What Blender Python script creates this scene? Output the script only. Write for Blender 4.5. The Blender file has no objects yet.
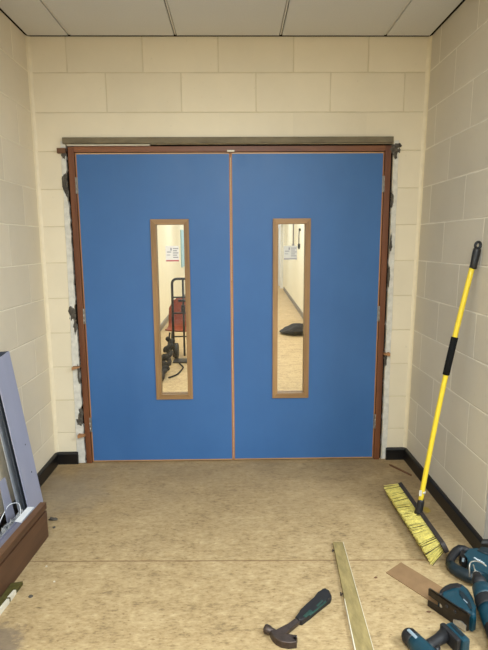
import bpy, bmesh, math, random
from mathutils import Vector, Matrix, noise
random.seed(7)
PI = math.pi
C = bpy.context.scene.collection
sc = bpy.context.scene

# ------------------------------------------------------------------ camera
F, YAW, PITCH, ROLL, CAMH, D = 496.68, .01699, .16137, -.00661, 1.4518, 3.18
fw = Vector((math.sin(YAW)*math.cos(PITCH), math.cos(YAW)*math.cos(PITCH), -math.sin(PITCH)))
r0 = Vector((math.cos(YAW), -math.sin(YAW), 0)); u0 = r0.cross(fw)
rt = r0*math.cos(ROLL) + u0*math.sin(ROLL); up = -r0*math.sin(ROLL) + u0*math.cos(ROLL)
CAM = Vector((0, 0, CAMH))
cam = bpy.data.objects.new('camera', bpy.data.cameras.new('camera')); C.objects.link(cam)
cam.matrix_world = Matrix(((rt.x, up.x, -fw.x, 0), (rt.y, up.y, -fw.y, 0), (rt.z, up.z, -fw.z, CAMH), (0, 0, 0, 1)))
cam.data.sensor_fit = 'VERTICAL'; cam.data.sensor_height = 24; cam.data.sensor_width = 18
cam.data.lens = F/650*24; cam.data.clip_start = .02; cam.data.clip_end = 60
sc.camera = cam

def at(u, v, z=0.0):
    """where a survey point read off the photo lies on the horizontal plane z"""
    d = fw*F + rt*(u-244) - up*(v-325)
    return CAM + d*((z-CAMH)/d.z)

# ------------------------------------------------------------------ materials
def lin(c):
    c /= 255
    return c/12.92 if c <= .04045 else ((c+.055)/1.055)**2.4
def rgb(r, g, b): return (lin(r), lin(g), lin(b), 1)

class N:
    """tiny node helper"""
    def __init__(s, name):
        s.m = bpy.data.materials.new(name); s.m.use_nodes = True
        s.t = s.m.node_tree; s.n = s.t.nodes; s.l = s.t.links
        s.b = s.n['Principled BSDF']; s.out = s.n['Material Output']
    def new(s, typ, **kw):
        n = s.n.new(typ)
        for k, v in kw.items(): setattr(n, k, v)
        return n
    def link(s, a, b): s.l.new(a, b)
    def math(s, op, a, b=None, c=None):
        n = s.new('ShaderNodeMath', operation=op)
        for i, x in enumerate((a, b, c)):
            if x is None: continue
            if isinstance(x, (int, float)): n.inputs[i].default_value = x
            else: s.link(x, n.inputs[i])
        return n.outputs[0]
    def coords(s): 
        g = s.new('ShaderNodeNewGeometry'); return g.outputs['Position']
    def objc(s):
        g = s.new('ShaderNodeTexCoord'); return g.outputs['Object']
    def noise(s, vec, scale, detail=4, rough=.55, stretch=None):
        if stretch:
            mp = s.new('ShaderNodeMapping'); mp.inputs['Scale'].default_value = stretch
            s.link(vec, mp.inputs['Vector']); vec = mp.outputs[0]
        n = s.new('ShaderNodeTexNoise'); n.inputs['Scale'].default_value = scale
        n.inputs['Detail'].default_value = detail; n.inputs['Roughness'].default_value = rough
        s.link(vec, n.inputs['Vector']); return n.outputs['Fac']
    def ramp(s, fac, stops):
        r = s.new('ShaderNodeValToRGB'); e = r.color_ramp.elements
        while len(e) < len(stops): e.new(.5)
        for q, (p, c) in zip(e, stops): q.position = p; q.color = c
        s.link(fac, r.inputs[0]); return r.outputs[0]
    def mix(s, fac, a, b, blend='MIX'):
        n = s.new('ShaderNodeMix', data_type='RGBA', blend_type=blend)
        for i, x in ((0, fac), (6, a), (7, b)):
            if hasattr(x, 'is_output'): s.link(x, n.inputs[i])
            else: n.inputs[i].default_value = x
        return n.outputs[2]
    def bump(s, h, strength=.3, dist=.01):
        b = s.new('ShaderNodeBump'); b.inputs['Strength'].default_value = strength; b.inputs['Distance'].default_value = dist
        s.link(h, b.inputs['Height']); s.link(b.outputs[0], s.b.inputs['Normal'])
    def col(s, c):
        if hasattr(c, 'is_output'): s.link(c, s.b.inputs['Base Color'])
        else: s.b.inputs['Base Color'].default_value = c
    def set(s, rough=.5, metal=0, spec=.5):
        s.b.inputs['Roughness'].default_value = rough; s.b.inputs['Metallic'].default_value = metal
        s.b.inputs['Specular IOR Level'].default_value = spec

def plain(name, c, rough=.5, metal=0, spec=.5, var=.12, scale=25, stretch=None, bump=0):
    m = N(name); f = m.noise(m.objc(), scale, 5, .6, stretch)
    lo = tuple(x*(1-var) for x in c[:3])+(1,); hi = tuple(min(1, x*(1+var)) for x in c[:3])+(1,)
    m.col(m.ramp(f, [(.3, lo), (.7, hi)])); m.set(rough, metal, spec)
    if bump: m.bump(f, bump, .004)
    return m.m

def blockwork(name, axis, z0, phase, face, joint, bare=None, jw=.006):
    """painted concrete blocks 450 x 225 in running bond; axis 'x' or 'y' runs along the wall"""
    m = N(name); p = m.coords(); sep = m.new('ShaderNodeSeparateXYZ'); m.link(p, sep.inputs[0])
    h = sep.outputs[0 if axis == 'x' else 1]; z = sep.outputs[2]
    row = m.math('DIVIDE', m.math('SUBTRACT', z, z0), .225)
    rf = m.math('FLOOR', row)
    fz = m.math('SUBTRACT', row, rf)
    dz = m.math('MULTIPLY', m.math('MINIMUM', fz, m.math('SUBTRACT', 1, fz)), .225)
    par = m.math('MULTIPLY', m.math('FLOORED_MODULO', rf, 2), .225)
    xx = m.math('DIVIDE', m.math('ADD', m.math('SUBTRACT', h, phase), par), .45)
    xf = m.math('FLOOR', xx); fx = m.math('SUBTRACT', xx, xf)
    dx = m.math('MULTIPLY', m.math('MINIMUM', fx, m.math('SUBTRACT', 1, fx)), .45)
    if bare:                                            # a lintel course without upright joints
        inb = m.math('MULTIPLY', m.math('GREATER_THAN', z, bare[0]), m.math('LESS_THAN', z, bare[1]))
        dx = m.math('ADD', dx, inb)
    wob = m.math('MULTIPLY', m.math('SUBTRACT', m.noise(p, 9, 3), .5), .006)
    d = m.math('ADD', m.math('MINIMUM', dx, dz), wob)
    mr = m.new('ShaderNodeMapRange', interpolation_type='SMOOTHSTEP'); m.link(d, mr.inputs[0])
    mr.inputs[1].default_value = jw*.2; mr.inputs[2].default_value = jw
    ident = m.new('ShaderNodeCombineXYZ'); m.link(xf, ident.inputs[0]); m.link(rf, ident.inputs[1])
    wn = m.new('ShaderNodeTexWhiteNoise', noise_dimensions='2D'); m.link(ident.outputs[0], wn.inputs['Vector'])
    tone = m.math('ADD', m.math('MULTIPLY', wn.outputs['Value'], .05), m.math('MULTIPLY', m.noise(p, 2.2, 5, .6), .16))
    dark = tuple(x*.84 for x in face[:3])+(1,)
    lite = tuple(min(1, x*1.06) for x in face[:3])+(1,)
    base = m.ramp(tone, [(.03, dark), (.19, lite)])
    speck = m.noise(p, 38, 2, .5)
    base = m.mix(m.ramp(speck, [(.70, (0, 0, 0, 1)), (.78, (.35, .35, .35, 1))]), base, tuple(x*.7 for x in face[:3])+(1,))
    # joint colour paints in shade on the back wall, highlight on the side walls
    m.col(m.mix(mr.outputs[0], joint, base)); m.set(.55, 0, .35)
    hgt = m.math('ADD', m.math('MULTIPLY', mr.outputs[0], .8), m.math('MULTIPLY', m.noise(p, 60, 4, .7), .16))
    m.bump(hgt, .55, .005)
    return m.m

M = {}
CREAM = rgb(228, 216, 190)
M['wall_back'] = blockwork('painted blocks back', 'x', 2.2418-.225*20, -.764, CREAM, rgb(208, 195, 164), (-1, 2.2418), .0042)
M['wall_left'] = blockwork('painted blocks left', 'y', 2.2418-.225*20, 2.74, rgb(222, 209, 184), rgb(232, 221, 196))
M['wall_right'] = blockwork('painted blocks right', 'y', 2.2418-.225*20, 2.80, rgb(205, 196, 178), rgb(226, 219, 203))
M['cream'] = plain('cream paint', rgb(228, 214, 180), .55, var=.05, scale=4, bump=.05)
M['hall'] = plain('hall wall paint', rgb(222, 222, 222), .6, var=.03, scale=3)  # unseen hall walls kept neutral so their bounce adds no warmth
M['shade'] = plain('return wall painted shade', rgb(118, 113, 103), .6, var=.05, scale=5)  # darker tone puts shade into the return and the wall's end face
M['bead'] = plain('corner bead paint', rgb(222, 209, 180), .5, var=.06, scale=14, bump=.2)
M['corridor'] = plain('corridor paint', rgb(238, 230, 204), .5, var=.03, scale=3)
M['tile'] = plain('ceiling tile', rgb(207, 206, 204), .9, spec=.1, var=.03, scale=120, bump=.15)
M['tbar'] = plain('ceiling grid', rgb(222, 218, 212), .5, var=.03)
M['gap'] = plain('gap and painted shade', rgb(38, 32, 26), .9, spec=.05, var=.2)
M['black_skirt'] = plain('black skirting', rgb(15, 12, 11), .42, var=.3, scale=9)
M['plaster'] = plain('bare white plaster', rgb(206, 202, 192), .85, spec=.2, var=.16, scale=30, bump=.8)
M['mortar'] = plain('grey mortar', rgb(88, 82, 74), .95, spec=.1, var=.4, scale=60, bump=1)
M['lintel'] = plain('lintel', rgb(112, 101, 78), .7, var=.25, scale=30, stretch=(.3, 1, 1), bump=.4)

def wood(name, dark, light, axis, rough=.5, scale=14, spec=.4):
    m = N(name); st = {'x': (.06, 1, 1), 'y': (1, .06, 1), 'z': (1, 1, .06)}[axis]
    f = m.noise(m.objc(), scale, 6, .6, st); g = m.noise(m.objc(), scale*7, 3, .5, st)
    v = m.math('ADD', m.math('MULTIPLY', f, .75), m.math('MULTIPLY', g, .25))
    m.col(m.ramp(v, [(.33, dark), (.66, light)])); m.set(rough, 0, spec); m.bump(v, .15, .003); return m.m
M['mahog_z'] = wood('red brown hardwood upright', rgb(84, 46, 26), rgb(122, 74, 44), 'z', .5)
M['mahog_x'] = wood('red brown hardwood head', rgb(96, 56, 34), rgb(136, 86, 54), 'x', .42)
M['oak_z'] = wood('oak bead upright', rgb(116, 86, 53), rgb(168, 131, 88), 'z', .45)
M['oak_x'] = wood('oak bead level', rgb(122, 92, 58), rgb(170, 134, 92), 'x', .45)
M['lip_z'] = wood('pale hardwood lipping', rgb(142, 94, 58), rgb(182, 132, 88), 'z', .45)
M['lip_x'] = wood('pale hardwood lipping level', rgb(160, 120, 80), rgb(200, 160, 118), 'x', .45)
M['wedge'] = wood('packer wood', rgb(122, 84, 50), rgb(170, 124, 82), 'x', .7)
M['board'] = wood('brown frame timber', rgb(68, 45, 31), rgb(98, 68, 47), 'y', .5, 9)
M['boardedge'] = wood('brown frame timber edge', rgb(84, 58, 40), rgb(116, 82, 56), 'y', .5, 9)
M['moss'] = plain('dirty green batten face', rgb(140, 124, 82), .85, spec=.2, var=.22, scale=45, stretch=(1, .35, 1), bump=.5)
M['moss_dark'] = plain('dark green batten face', rgb(78, 72, 38), .9, spec=.1, var=.25, scale=45, bump=.6)
M['whitetape'] = plain('white paint edge', rgb(206, 198, 178), .7, var=.1)
M['hinge'] = plain('satin steel', rgb(150, 144, 136), .4, .7, var=.1)
M['brass'] = plain('pale metal keep', rgb(160, 148, 128), .4, .6, var=.1)

def blue():
    m = N('blue laminate'); p = m.coords()
    f = m.noise(p, 1.6, 4, .55); s = m.noise(p, 5, 5, .65, (1, 1, .35))
    v = m.math('ADD', m.math('MULTIPLY', f, .6), m.math('MULTIPLY', s, .4))
    m.col(m.ramp(v, [(.3, rgb(53, 96, 149)), (.7, rgb(60, 105, 160))])); m.set(.42, 0, .4)
    m.link(m.ramp(s, [(.35, (.36,)*3+(1,)), (.7, (.5,)*3+(1,))]), m.b.inputs['Roughness'])
    return m.m
M['blue'] = blue()

def floor_mat(name, bright=1.0, seam=None):
    m = N(name); p = m.coords(); sep = m.new('ShaderNodeSeparateXYZ'); m.link(p, sep.inputs[0])
    a = m.noise(p, 46, 6, .7, (.55, 1, 1)); b = m.noise(p, 120, 3, .6, (.4, 1, 1)); c = m.noise(p, 3.2, 5, .6); d = m.noise(p, 14, 4, .65, (.5, 1, 1))
    v = m.math('ADD', m.math('ADD', m.math('MULTIPLY', a, .42), m.math('MULTIPLY', b, .23)), m.math('ADD', m.math('MULTIPLY', c, .13), m.math('MULTIPLY', d, .22)))
    k = bright
    col = m.ramp(v, [(.36, rgb(108*k, 90*k, 62*k)), (.48, rgb(164*k, 140*k, 101*k)), (.56, rgb(180*k, 157*k, 117*k)), (.66, rgb(199*k, 178*k, 140*k))])
    flecks = m.ramp(m.noise(p, 75, 2, .5, (.6, 1, 1)), [(.63, (0, 0, 0, 1)), (.72, (.6, .6, .6, 1))])
    col = m.mix(flecks, col, rgb(118, 92, 60))
    if seam is not None:
        # trodden-in plaster dust and grey dirt towards the doorway and along both walls
        y = sep.outputs[1]; x = sep.outputs[0]
        near = m.new('ShaderNodeMapRange', interpolation_type='SMOOTHSTEP'); m.link(y, near.inputs[0]); near.inputs[1].default_value = 2.0; near.inputs[2].default_value = 3.25
        side = m.new('ShaderNodeMapRange', interpolation_type='SMOOTHSTEP'); m.link(m.math('ABSOLUTE', x), side.inputs[0]); side.inputs[1].default_value = .55; side.inputs[2].default_value = 1.15
        dn = m.ramp(m.math('ADD', m.math('MULTIPLY', m.noise(p, 4.5, 6, .7, (.7, 1, 1)), .6), m.math('MULTIPLY', m.noise(p, 16, 5, .7), .4)), [(.40, (0, 0, 0, 1)), (.62, (1, 1, 1, 1))])
        dm = m.math('MULTIPLY', dn, m.math('ADD', m.math('MULTIPLY', near.outputs[0], .72), m.math('MULTIPLY', side.outputs[0], .36)))
        col = m.mix(dm, col, rgb(128, 108, 80))
        col = m.mix(m.math('MULTIPLY', near.outputs[0], .30), col, rgb(150, 122, 84))  # smooth darker tan towards the doorway
        # bare grey screed at the left edge near the batten
        ds = m.new('ShaderNodeVectorMath', operation='DISTANCE'); m.link(p, ds.inputs[0]); ds.inputs[1].default_value = (-.90, 1.63, 0)
        e = m.math('ADD', ds.outputs['Value'], m.math('MULTIPLY', m.noise(p, 30, 5, .7), .16))
        col = m.mix(m.ramp(e, [(.150, (.75,)*3+(1,)), (.195, (0, 0, 0, 1))]), col, rgb(112, 98, 84))
        gl = m.new('ShaderNodeVectorMath', operation='DISTANCE'); m.link(p, gl.inputs[0]); gl.inputs[1].default_value = (-1.02, 2.78, 0)
        e2 = m.math('ADD', gl.outputs['Value'], m.math('MULTIPLY', m.noise(p, 8, 4, .6), .45))
        col = m.mix(m.ramp(e2, [(.32, (.55,)*3+(1,)), (.55, (0, 0, 0, 1))]), col, rgb(132, 120, 104))
        wav = m.math('MULTIPLY', m.math('SUBTRACT', m.noise(p, 2, 2), .5), .006)
        sy = m.math('ABSOLUTE', m.math('SUBTRACT', m.math('ADD', m.math('ADD', y, wav), m.math('MULTIPLY', x, .021)), seam))
        col = m.mix(m.ramp(sy, [(.0022, (.8,)*3+(1,)), (.005, (0, 0, 0, 1))]), col, rgb(106, 76, 46))
    m.col(col); m.set(.62, 0, .3); m.bump(v, .12, .003); return m.m
M['floor'] = floor_mat('tan marbled lino', 1.0, 2.103)
M['floor_far'] = floor_mat('tan lino corridor', 1.14)  # same lino, colour raised to look lit more brightly

def glass():
    m = N('clear glass'); tr = m.new('ShaderNodeBsdfTransparent'); gl = m.new('ShaderNodeBsdfGlossy')
    tr.inputs[0].default_value = (.95, .97, .95, 1); gl.inputs['Roughness'].default_value = .02
    fr = m.new('ShaderNodeFresnel'); fr.inputs[0].default_value = 1.45
    mx = m.new('ShaderNodeMixShader'); m.link(m.math('MULTIPLY', fr.outputs[0], .7), mx.inputs[0]); m.link(tr.outputs[0], mx.inputs[1]); m.link(gl.outputs[0], mx.inputs[2])
    m.link(mx.outputs[0], m.out.inputs[0]); return m.m
M['glass'] = glass()
def film():
    m = N('crumpled clear film'); tr = m.new('ShaderNodeBsdfTransparent')
    f = m.noise(m.objc(), 60, 4, .7)
    m.col(m.ramp(f, [(.35, rgb(90, 92, 98)), (.6, rgb(200, 202, 205))])); m.set(.25, 0, .6); m.bump(f, .8, .01)
    mx = m.new('ShaderNodeMixShader'); mx.inputs[0].default_value = .7
    m.link(tr.outputs[0], mx.inputs[1]); m.link(m.b.outputs[0], mx.inputs[2]); m.link(mx.outputs[0], m.out.inputs[0]); return m.m
M['film'] = film()
M['alu'] = plain('grey lilac aluminium', rgb(160, 162, 182), .5, .12, var=.06, scale=8, stretch=(1, 1, .2))
M['alu_dark'] = plain('channel recess', rgb(74, 78, 86), .55, .3, var=.15)
M['alu_light'] = plain('bright aluminium edge', rgb(190, 194, 202), .35, .5, var=.08)
M['alu_bar'] = plain('dull aluminium bar', rgb(124, 124, 142), .45, .3, var=.1)
M['white_metal'] = plain('white coated metal', rgb(226, 228, 232), .4, .1, var=.05)
M['yellow'] = plain('yellow pole', rgb(226, 200, 52), .35, var=.06, scale=30)
M['black'] = plain('black plastic', rgb(24, 24, 27), .45, var=.25)
M['foam'] = plain('black foam', rgb(17, 17, 18), .85, spec=.2, var=.3, scale=160, bump=.4)
M['brush_block'] = plain('dark brush block', rgb(46, 38, 34), .6, var=.25)
M['bristle'] = plain('pale yellow bristle', rgb(214, 200, 112), .7, var=.25, scale=70)
M['bristle_dark'] = plain('dark bristle and gap shade', rgb(72, 62, 30), .7, var=.3)
M['tag'] = plain('white tag', rgb(186, 182, 170), .6, var=.1)
M['teal'] = plain('teal tool shell', rgb(10, 54, 68), .42, var=.14, scale=40)
M['teal_dark'] = plain('dark teal tool shell', rgb(8, 29, 38), .45, var=.16, scale=40)
M['rubber'] = plain('black tool rubber', rgb(20, 20, 23), .6, var=.3, scale=60)
M['steel'] = plain('worn steel', rgb(186, 182, 174), .35, .7, var=.25, scale=60)
M['plate'] = plain('dark base plate', rgb(52, 46, 40), .4, .6, var=.25, scale=40)
M['hammer'] = plain('dark hammer steel', rgb(74, 63, 57), .42, .6, var=.25, scale=50)
M['green_rubber'] = plain('green grip inlay', rgb(28, 62, 54), .6, var=.2)
M['label_grey'] = plain('pale tool label', rgb(130, 146, 156), .4, var=.15)
M['white_print'] = plain('white print', rgb(225, 230, 232), .5, var=.02)
M['bat_yellow'] = plain('yellow marking', rgb(165, 138, 56), .5, var=.1)
M['card'] = plain('brown card', rgb(132, 104, 74), .85, spec=.2, var=.1, scale=18, bump=.1)
M['stick'] = plain('brown offcut', rgb(104, 70, 44), .7, var=.2)
M['paper'] = plain('sticker white', rgb(232, 228, 222), .5, var=.02)
M['paper_grey'] = plain('sticker pale grey', rgb(208, 206, 198), .5, var=.04)
M['print_red'] = plain('sticker red bar', rgb(190, 96, 88), .5, var=.05)
M['print_grey'] = plain('sticker print', rgb(150, 146, 150), .5, var=.05)
M['orange'] = plain('burnt orange plastic', rgb(140, 60, 30), .45, var=.12)
M['sack_black'] = plain('black cloth', rgb(24, 23, 24), .8, spec=.3, var=.3, scale=30, bump=.5)
M['board_blue'] = plain('blue board', rgb(160, 196, 206), .6, var=.05)
M['grey_skirt'] = plain('grey skirting', rgb(120, 112, 100), .5, var=.15)
M['white_paint'] = plain('white gloss paint', rgb(234, 234, 232), .35, var=.02)

# ------------------------------------------------------------------ mesh builder
class MB:
    def __init__(s): s.bm = bmesh.new(); s.mi = 0
    def _tag(s, faces):
        for f in faces: f.material_index = s.mi
    def _new(s, before):
        fs = [f for f in s.bm.faces if f not in before]; s._tag(fs); return fs
    def box(s, c, d, mat=None, bevel=0):
        b = set(s.bm.faces)
        r = bmesh.ops.create_cube(s.bm, size=1)
        T = Matrix.Translation(Vector(c)) @ (mat if mat else Matrix.Identity(4)) @ Matrix.Diagonal((*d, 1))
        bmesh.ops.transform(s.bm, matrix=T, verts=r['verts'])
        if bevel:
            es = list({e for v in r['verts'] for e in v.link_edges})
            bmesh.ops.bevel(s.bm, geom=es, offset=bevel, segments=2, affect='EDGES', profile=.6)
        s._new(b); return s
    def prism(s, pts, h, mat=None, bevel=0, seg=2):
        """polygon in local XY, raised from z=0 to z=h"""
        b = set(s.bm.faces); T = mat or Matrix.Identity(4)
        a = sum(pts[i][0]*pts[(i+1) % len(pts)][1]-pts[(i+1) % len(pts)][0]*pts[i][1] for i in range(len(pts)))
        if (a < 0): pts = list(reversed(pts))
        lo = [s.bm.verts.new(T @ Vector((p[0], p[1], 0))) for p in pts]
        hi = [s.bm.verts.new(T @ Vector((p[0], p[1], h))) for p in pts]
        n = len(pts)
        top = s.bm.faces.new(hi); s.bm.faces.new(lo[::-1])
        for i in range(n): s.bm.faces.new((lo[i], lo[(i+1) % n], hi[(i+1) % n], hi[i]))
        if bevel: bmesh.ops.bevel(s.bm, geom=list(top.edges), offset=bevel, segments=seg, affect='EDGES', profile=.5)
        s._new(b); return s
    def tube(s, path, r, seg=10, cap=True):
        b = set(s.bm.faces); path = [Vector(p) for p in path]; n = len(path)
        rs = r if isinstance(r, (list, tuple)) else [r]*n
        rings = []; ref = None
        for i, p in enumerate(path):
            t = (path[min(i+1, n-1)]-path[max(i-1, 0)]).normalized()
            if ref is None: ref = t.orthogonal().normalized()
            ref = (ref - t*ref.dot(t)).normalized(); bi = t.cross(ref)
            rings.append([s.bm.verts.new(p + (ref*math.cos(2*PI*k/seg)+bi*math.sin(2*PI*k/seg))*rs[i]) for k in range(seg)])
        for i in range(n-1):
            for k in range(seg):
                f = s.bm.faces.new((rings[i][k], rings[i][(k+1) % seg], rings[i+1][(k+1) % seg], rings[i+1][k])); f.smooth = True
        if cap: s.bm.faces.new(rings[0][::-1]); s.bm.faces.new(rings[-1])
        s._new(b); return s
    def lathe(s, a, b_, prof, seg=20):
        """profile [(t along a->b in metres, radius)]"""
        a = Vector(a); d = (Vector(b_)-a).normalized()
        pth = [a + d*t for t, _ in prof]; rr = [max(r, 1e-4) for _, r in prof]
        b = set(s.bm.faces); ref = d.orthogonal().normalized(); bi = d.cross(ref); rings = []
        for p, r in zip(pth, rr):
            rings.append([s.bm.verts.new(p + (ref*math.cos(2*PI*k/seg)+bi*math.sin(2*PI*k/seg))*r) for k in range(seg)])
        for i in range(len(rings)-1):
            for k in range(seg):
                f = s.bm.faces.new((rings[i][k], rings[i][(k+1) % seg], rings[i+1][(k+1) % seg], rings[i+1][k])); f.smooth = True
        s.bm.faces.new(rings[0][::-1]); s.bm.faces.new(rings[-1]); s._new(b); return s
    def quad(s, pts):
        b = set(s.bm.faces); s.bm.faces.new([s.bm.verts.new(Vector(p)) for p in pts]); s._new(b); return s
    def build(s, name, mat, parent=None, origin=None, bevel=0, smooth=False):
        bmesh.ops.recalc_face_normals(s.bm, faces=s.bm.faces[:])
        me = bpy.data.meshes.new(name); o = bpy.data.objects.new(name, me); C.objects.link(o)
        off = Vector((0, 0, 0))
        if parent is not None:
            o.parent = parent; off = root_loc(parent)
        else:
            vs = [v.co for v in s.bm.verts]
            lo = [min(v[i] for v in vs) for i in range(3)]; hi = [max(v[i] for v in vs) for i in range(3)]
            off = Vector(origin) if origin else Vector(((lo[0]+hi[0])/2, (lo[1]+hi[1])/2, lo[2])); o.location = off
        bmesh.ops.translate(s.bm, vec=-off, verts=s.bm.verts[:])
        s.bm.to_mesh(me); s.bm.free()
        for m in (mat if isinstance(mat, (list, tuple)) else [mat]): me.materials.append(m)
        if smooth:
            for p in me.polygons: p.use_smooth = True
        if bevel:
            bv = o.modifiers.new('bevel', 'BEVEL'); bv.width = bevel; bv.segments = 2; bv.limit_method = 'ANGLE'; bv.angle_limit = .6
        return o
def root_loc(o):
    v = Vector(o.location)
    while o.parent is not None: o = o.parent; v = v + Vector(o.location)
    return v
def tag(o, label, cat, group=None, kind=None):
    o['label'] = label; o['category'] = cat
    if group: o['group'] = group
    if kind: o['kind'] = kind
    return o
def empty(name, loc):
    o = bpy.data.objects.new(name, None); C.objects.link(o); o.location = loc; o.empty_display_size = .05; return o
def struct(o, label, cat): return tag(o, label, cat, None, 'structure')

XL, XRT, XRB, H = -1.215, 1.182, 1.148, 2.667
WT = .20                     # thickness of the wall with the doorway
OX0, OX1, OZ = -1.034, .984, 2.058   # structural opening
YE = 2.112                   # where the right wall ends

# ------------------------------------------------------------------ setting
b = MB(); b.quad([(-1.6, -3.2, 0), (4.0, -3.2, 0), (4.0, 3.28, 0), (-1.6, 3.28, 0)])
struct(b.build('floor', M['floor'], origin=(0, 0, 0)), 'tan marbled lino floor, dusty, with one thin seam running across it', 'floor')
b = MB(); b.quad([(-2, 3.28, 0), (2.6, 3.28, 0), (2.6, 21, 0), (-2, 21, 0)])
struct(b.build('floor_beyond', M['floor_far'], origin=(0, 3.3, 0)), 'tan corridor floor seen through the door glass', 'floor')

b = MB()
b.box(((XL-.3+OX0)/2, D+WT/2, H/2), (OX0-XL+.3, WT, H))
b.box(((OX1+1.5)/2, D+WT/2, H/2), (1.5-OX1, WT, H))
b.box(((OX0+OX1)/2, D+WT/2, (OZ+H)/2), (OX1-OX0, WT, H-OZ))
struct(b.build('wall_back', M['wall_back'], origin=(0, D, 0)), 'cream painted blockwork wall around the blue double doors', 'wall')
b = MB(); b.box((XL-.1, 0, H/2), (.2, 6.38, H))
struct(b.build('wall_left', M['wall_left'], origin=(XL, 0, 0)), 'cream painted blockwork wall on the left of the doors', 'wall')
b = MB()
b.prism([(XRB, 0), (XRT, H), (XRT+.2, H), (XRB+.2, 0)], D-YE, Matrix(((1, 0, 0, 0), (0, 0, -1, D), (0, 1, 0, 0), (0, 0, 0, 1))))
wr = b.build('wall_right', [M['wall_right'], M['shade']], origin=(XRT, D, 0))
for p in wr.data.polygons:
    if p.normal.y < -.9: p.material_index = 1  # end face takes the painted shade tone
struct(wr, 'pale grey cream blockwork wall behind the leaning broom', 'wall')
b = MB(); b.box((2.6, YE+.1, H/2), (2.5, .2, H))
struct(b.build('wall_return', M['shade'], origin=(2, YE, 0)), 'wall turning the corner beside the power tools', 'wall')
b = MB(); b.box((3.9, -.6, H/2), (.1, 5.4, H))
struct(b.build('wall_far_right', M['hall']), 'unseen neutral grey wall at the far right of the hall', 'wall')
b = MB(); b.box((1.3, -3.15, H/2), (5.4, .1, H))
struct(b.build('wall_behind', M['hall']), 'unseen neutral grey wall at the back of the hall', 'wall')

# ceiling: lay-in tiles between bars that sit a little higher, dark gap and painted shade along the walls
b = MB(); TP = .6215; x0 = -.961
xs = [x0+TP*i for i in range(-1, 9)]
b.mi = 0
yj = [D-.014] + [2.50-TP*i for i in range(0, 10)]
for i in range(len(xs)-1):
    for j in range(len(yj)-1):
        xa, xb = max(xs[i]+.009, XL+.012), xs[i+1]-.009
        if yj[j] > YE+.05: xb = min(xb, XRT-.014)
        ya, yb = yj[j+1]+.009, yj[j]-(.009 if j else 0)
        if xb-xa > .02: b.box(((xa+xb)/2, (ya+yb)/2, H+.008), (xb-xa, yb-ya, .016))
b.mi = 1
for x in xs: b.box((x, 0, H+.012), (.0075, 6.36, .014))
for y in yj[1:]: b.box((1.3, y, H+.013), (5.1, .0075, .012))
b.mi = 2  # dark void above; edge strips put the wall shadow line into colour
b.box((1.3, 0, H+.06), (5.6, 6.6, .08))
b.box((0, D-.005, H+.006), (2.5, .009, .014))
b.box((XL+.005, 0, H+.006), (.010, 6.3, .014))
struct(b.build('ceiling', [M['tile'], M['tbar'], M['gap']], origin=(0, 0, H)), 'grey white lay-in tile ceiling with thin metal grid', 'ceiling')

# black skirtings
def skirt(name, pts, label, h=.083, t=.018, mat='black_skirt'):
    """run along pts (room side to the left of travel) with a rounded top"""
    b = MB(); prof = [(0, 0), (t, 0), (t, h-.012), (t*.7, h-.003), (t*.3, h), (0, h)]
    rings = []
    for i, p in enumerate(pts):
        p = Vector((p[0], p[1], 0))
        ds = []
        if i: ds.append((p-Vector((*pts[i-1], 0))).normalized())
        if i < len(pts)-1: ds.append((Vector((*pts[i+1], 0))-p).normalized())
        ns = [Vector((-d.y, d.x, 0)) for d in ds]
        n = sum(ns, Vector()).normalized(); n = n/max(.3, n.dot(ns[0]))
        rings.append([b.bm.verts.new(p+n*a+Vector((0, 0, z))) for a, z in prof])
    k = len(prof)
    for i in range(len(rings)-1):
        for j in range(k): b.bm.faces.new((rings[i][j], rings[i][(j+1) % k], rings[i+1][(j+1) % k], rings[i+1][j]))
    b.bm.faces.new(rings[0]); b.bm.faces.new(rings[-1][::-1])
    o = b.build(name, M[mat]); return struct(o, label, 'skirting')
skirt('baseboard_left', [(-1.065, D), (XL, D), (XL, -3)], 'black skirting running round the corner left of the doors')
skirt('baseboard_right', [(3.8, YE), (XRB+.002, YE), (XRB+.002, D), (1.010, D)], 'black skirting running round the corner behind the broom')

# painted bead in both upright corners
for nm, x, s, lab in (('trim_1', XL, 1, 'cream mastic bead up the corner left of the doors'), ('trim_2', XRT, -1, 'cream mastic bead up the corner right of the doors')):
    b = MB(); zs = [.083+i*(H-.083)/24 for i in range(25)]; rings = []
    for z in zs:
        xb = x if s > 0 else XRB+(XRT-XRB)*z/H
        w = .020+.005*noise.noise(Vector((z*5, s, 0)))
        rings.append([b.bm.verts.new(Vector(q)) for q in ((xb, D, z), (xb+s*w, D, z), (xb+s*w*.35, D-w*.35, z), (xb, D-w, z))])
    for i in range(24):
        for j in range(4): b.bm.faces.new((rings[i][j], rings[i][(j+1) % 4], rings[i+1][(j+1) % 4], rings[i+1][j]))
    struct(b.build(nm, M['bead']), lab, 'trim')

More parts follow.
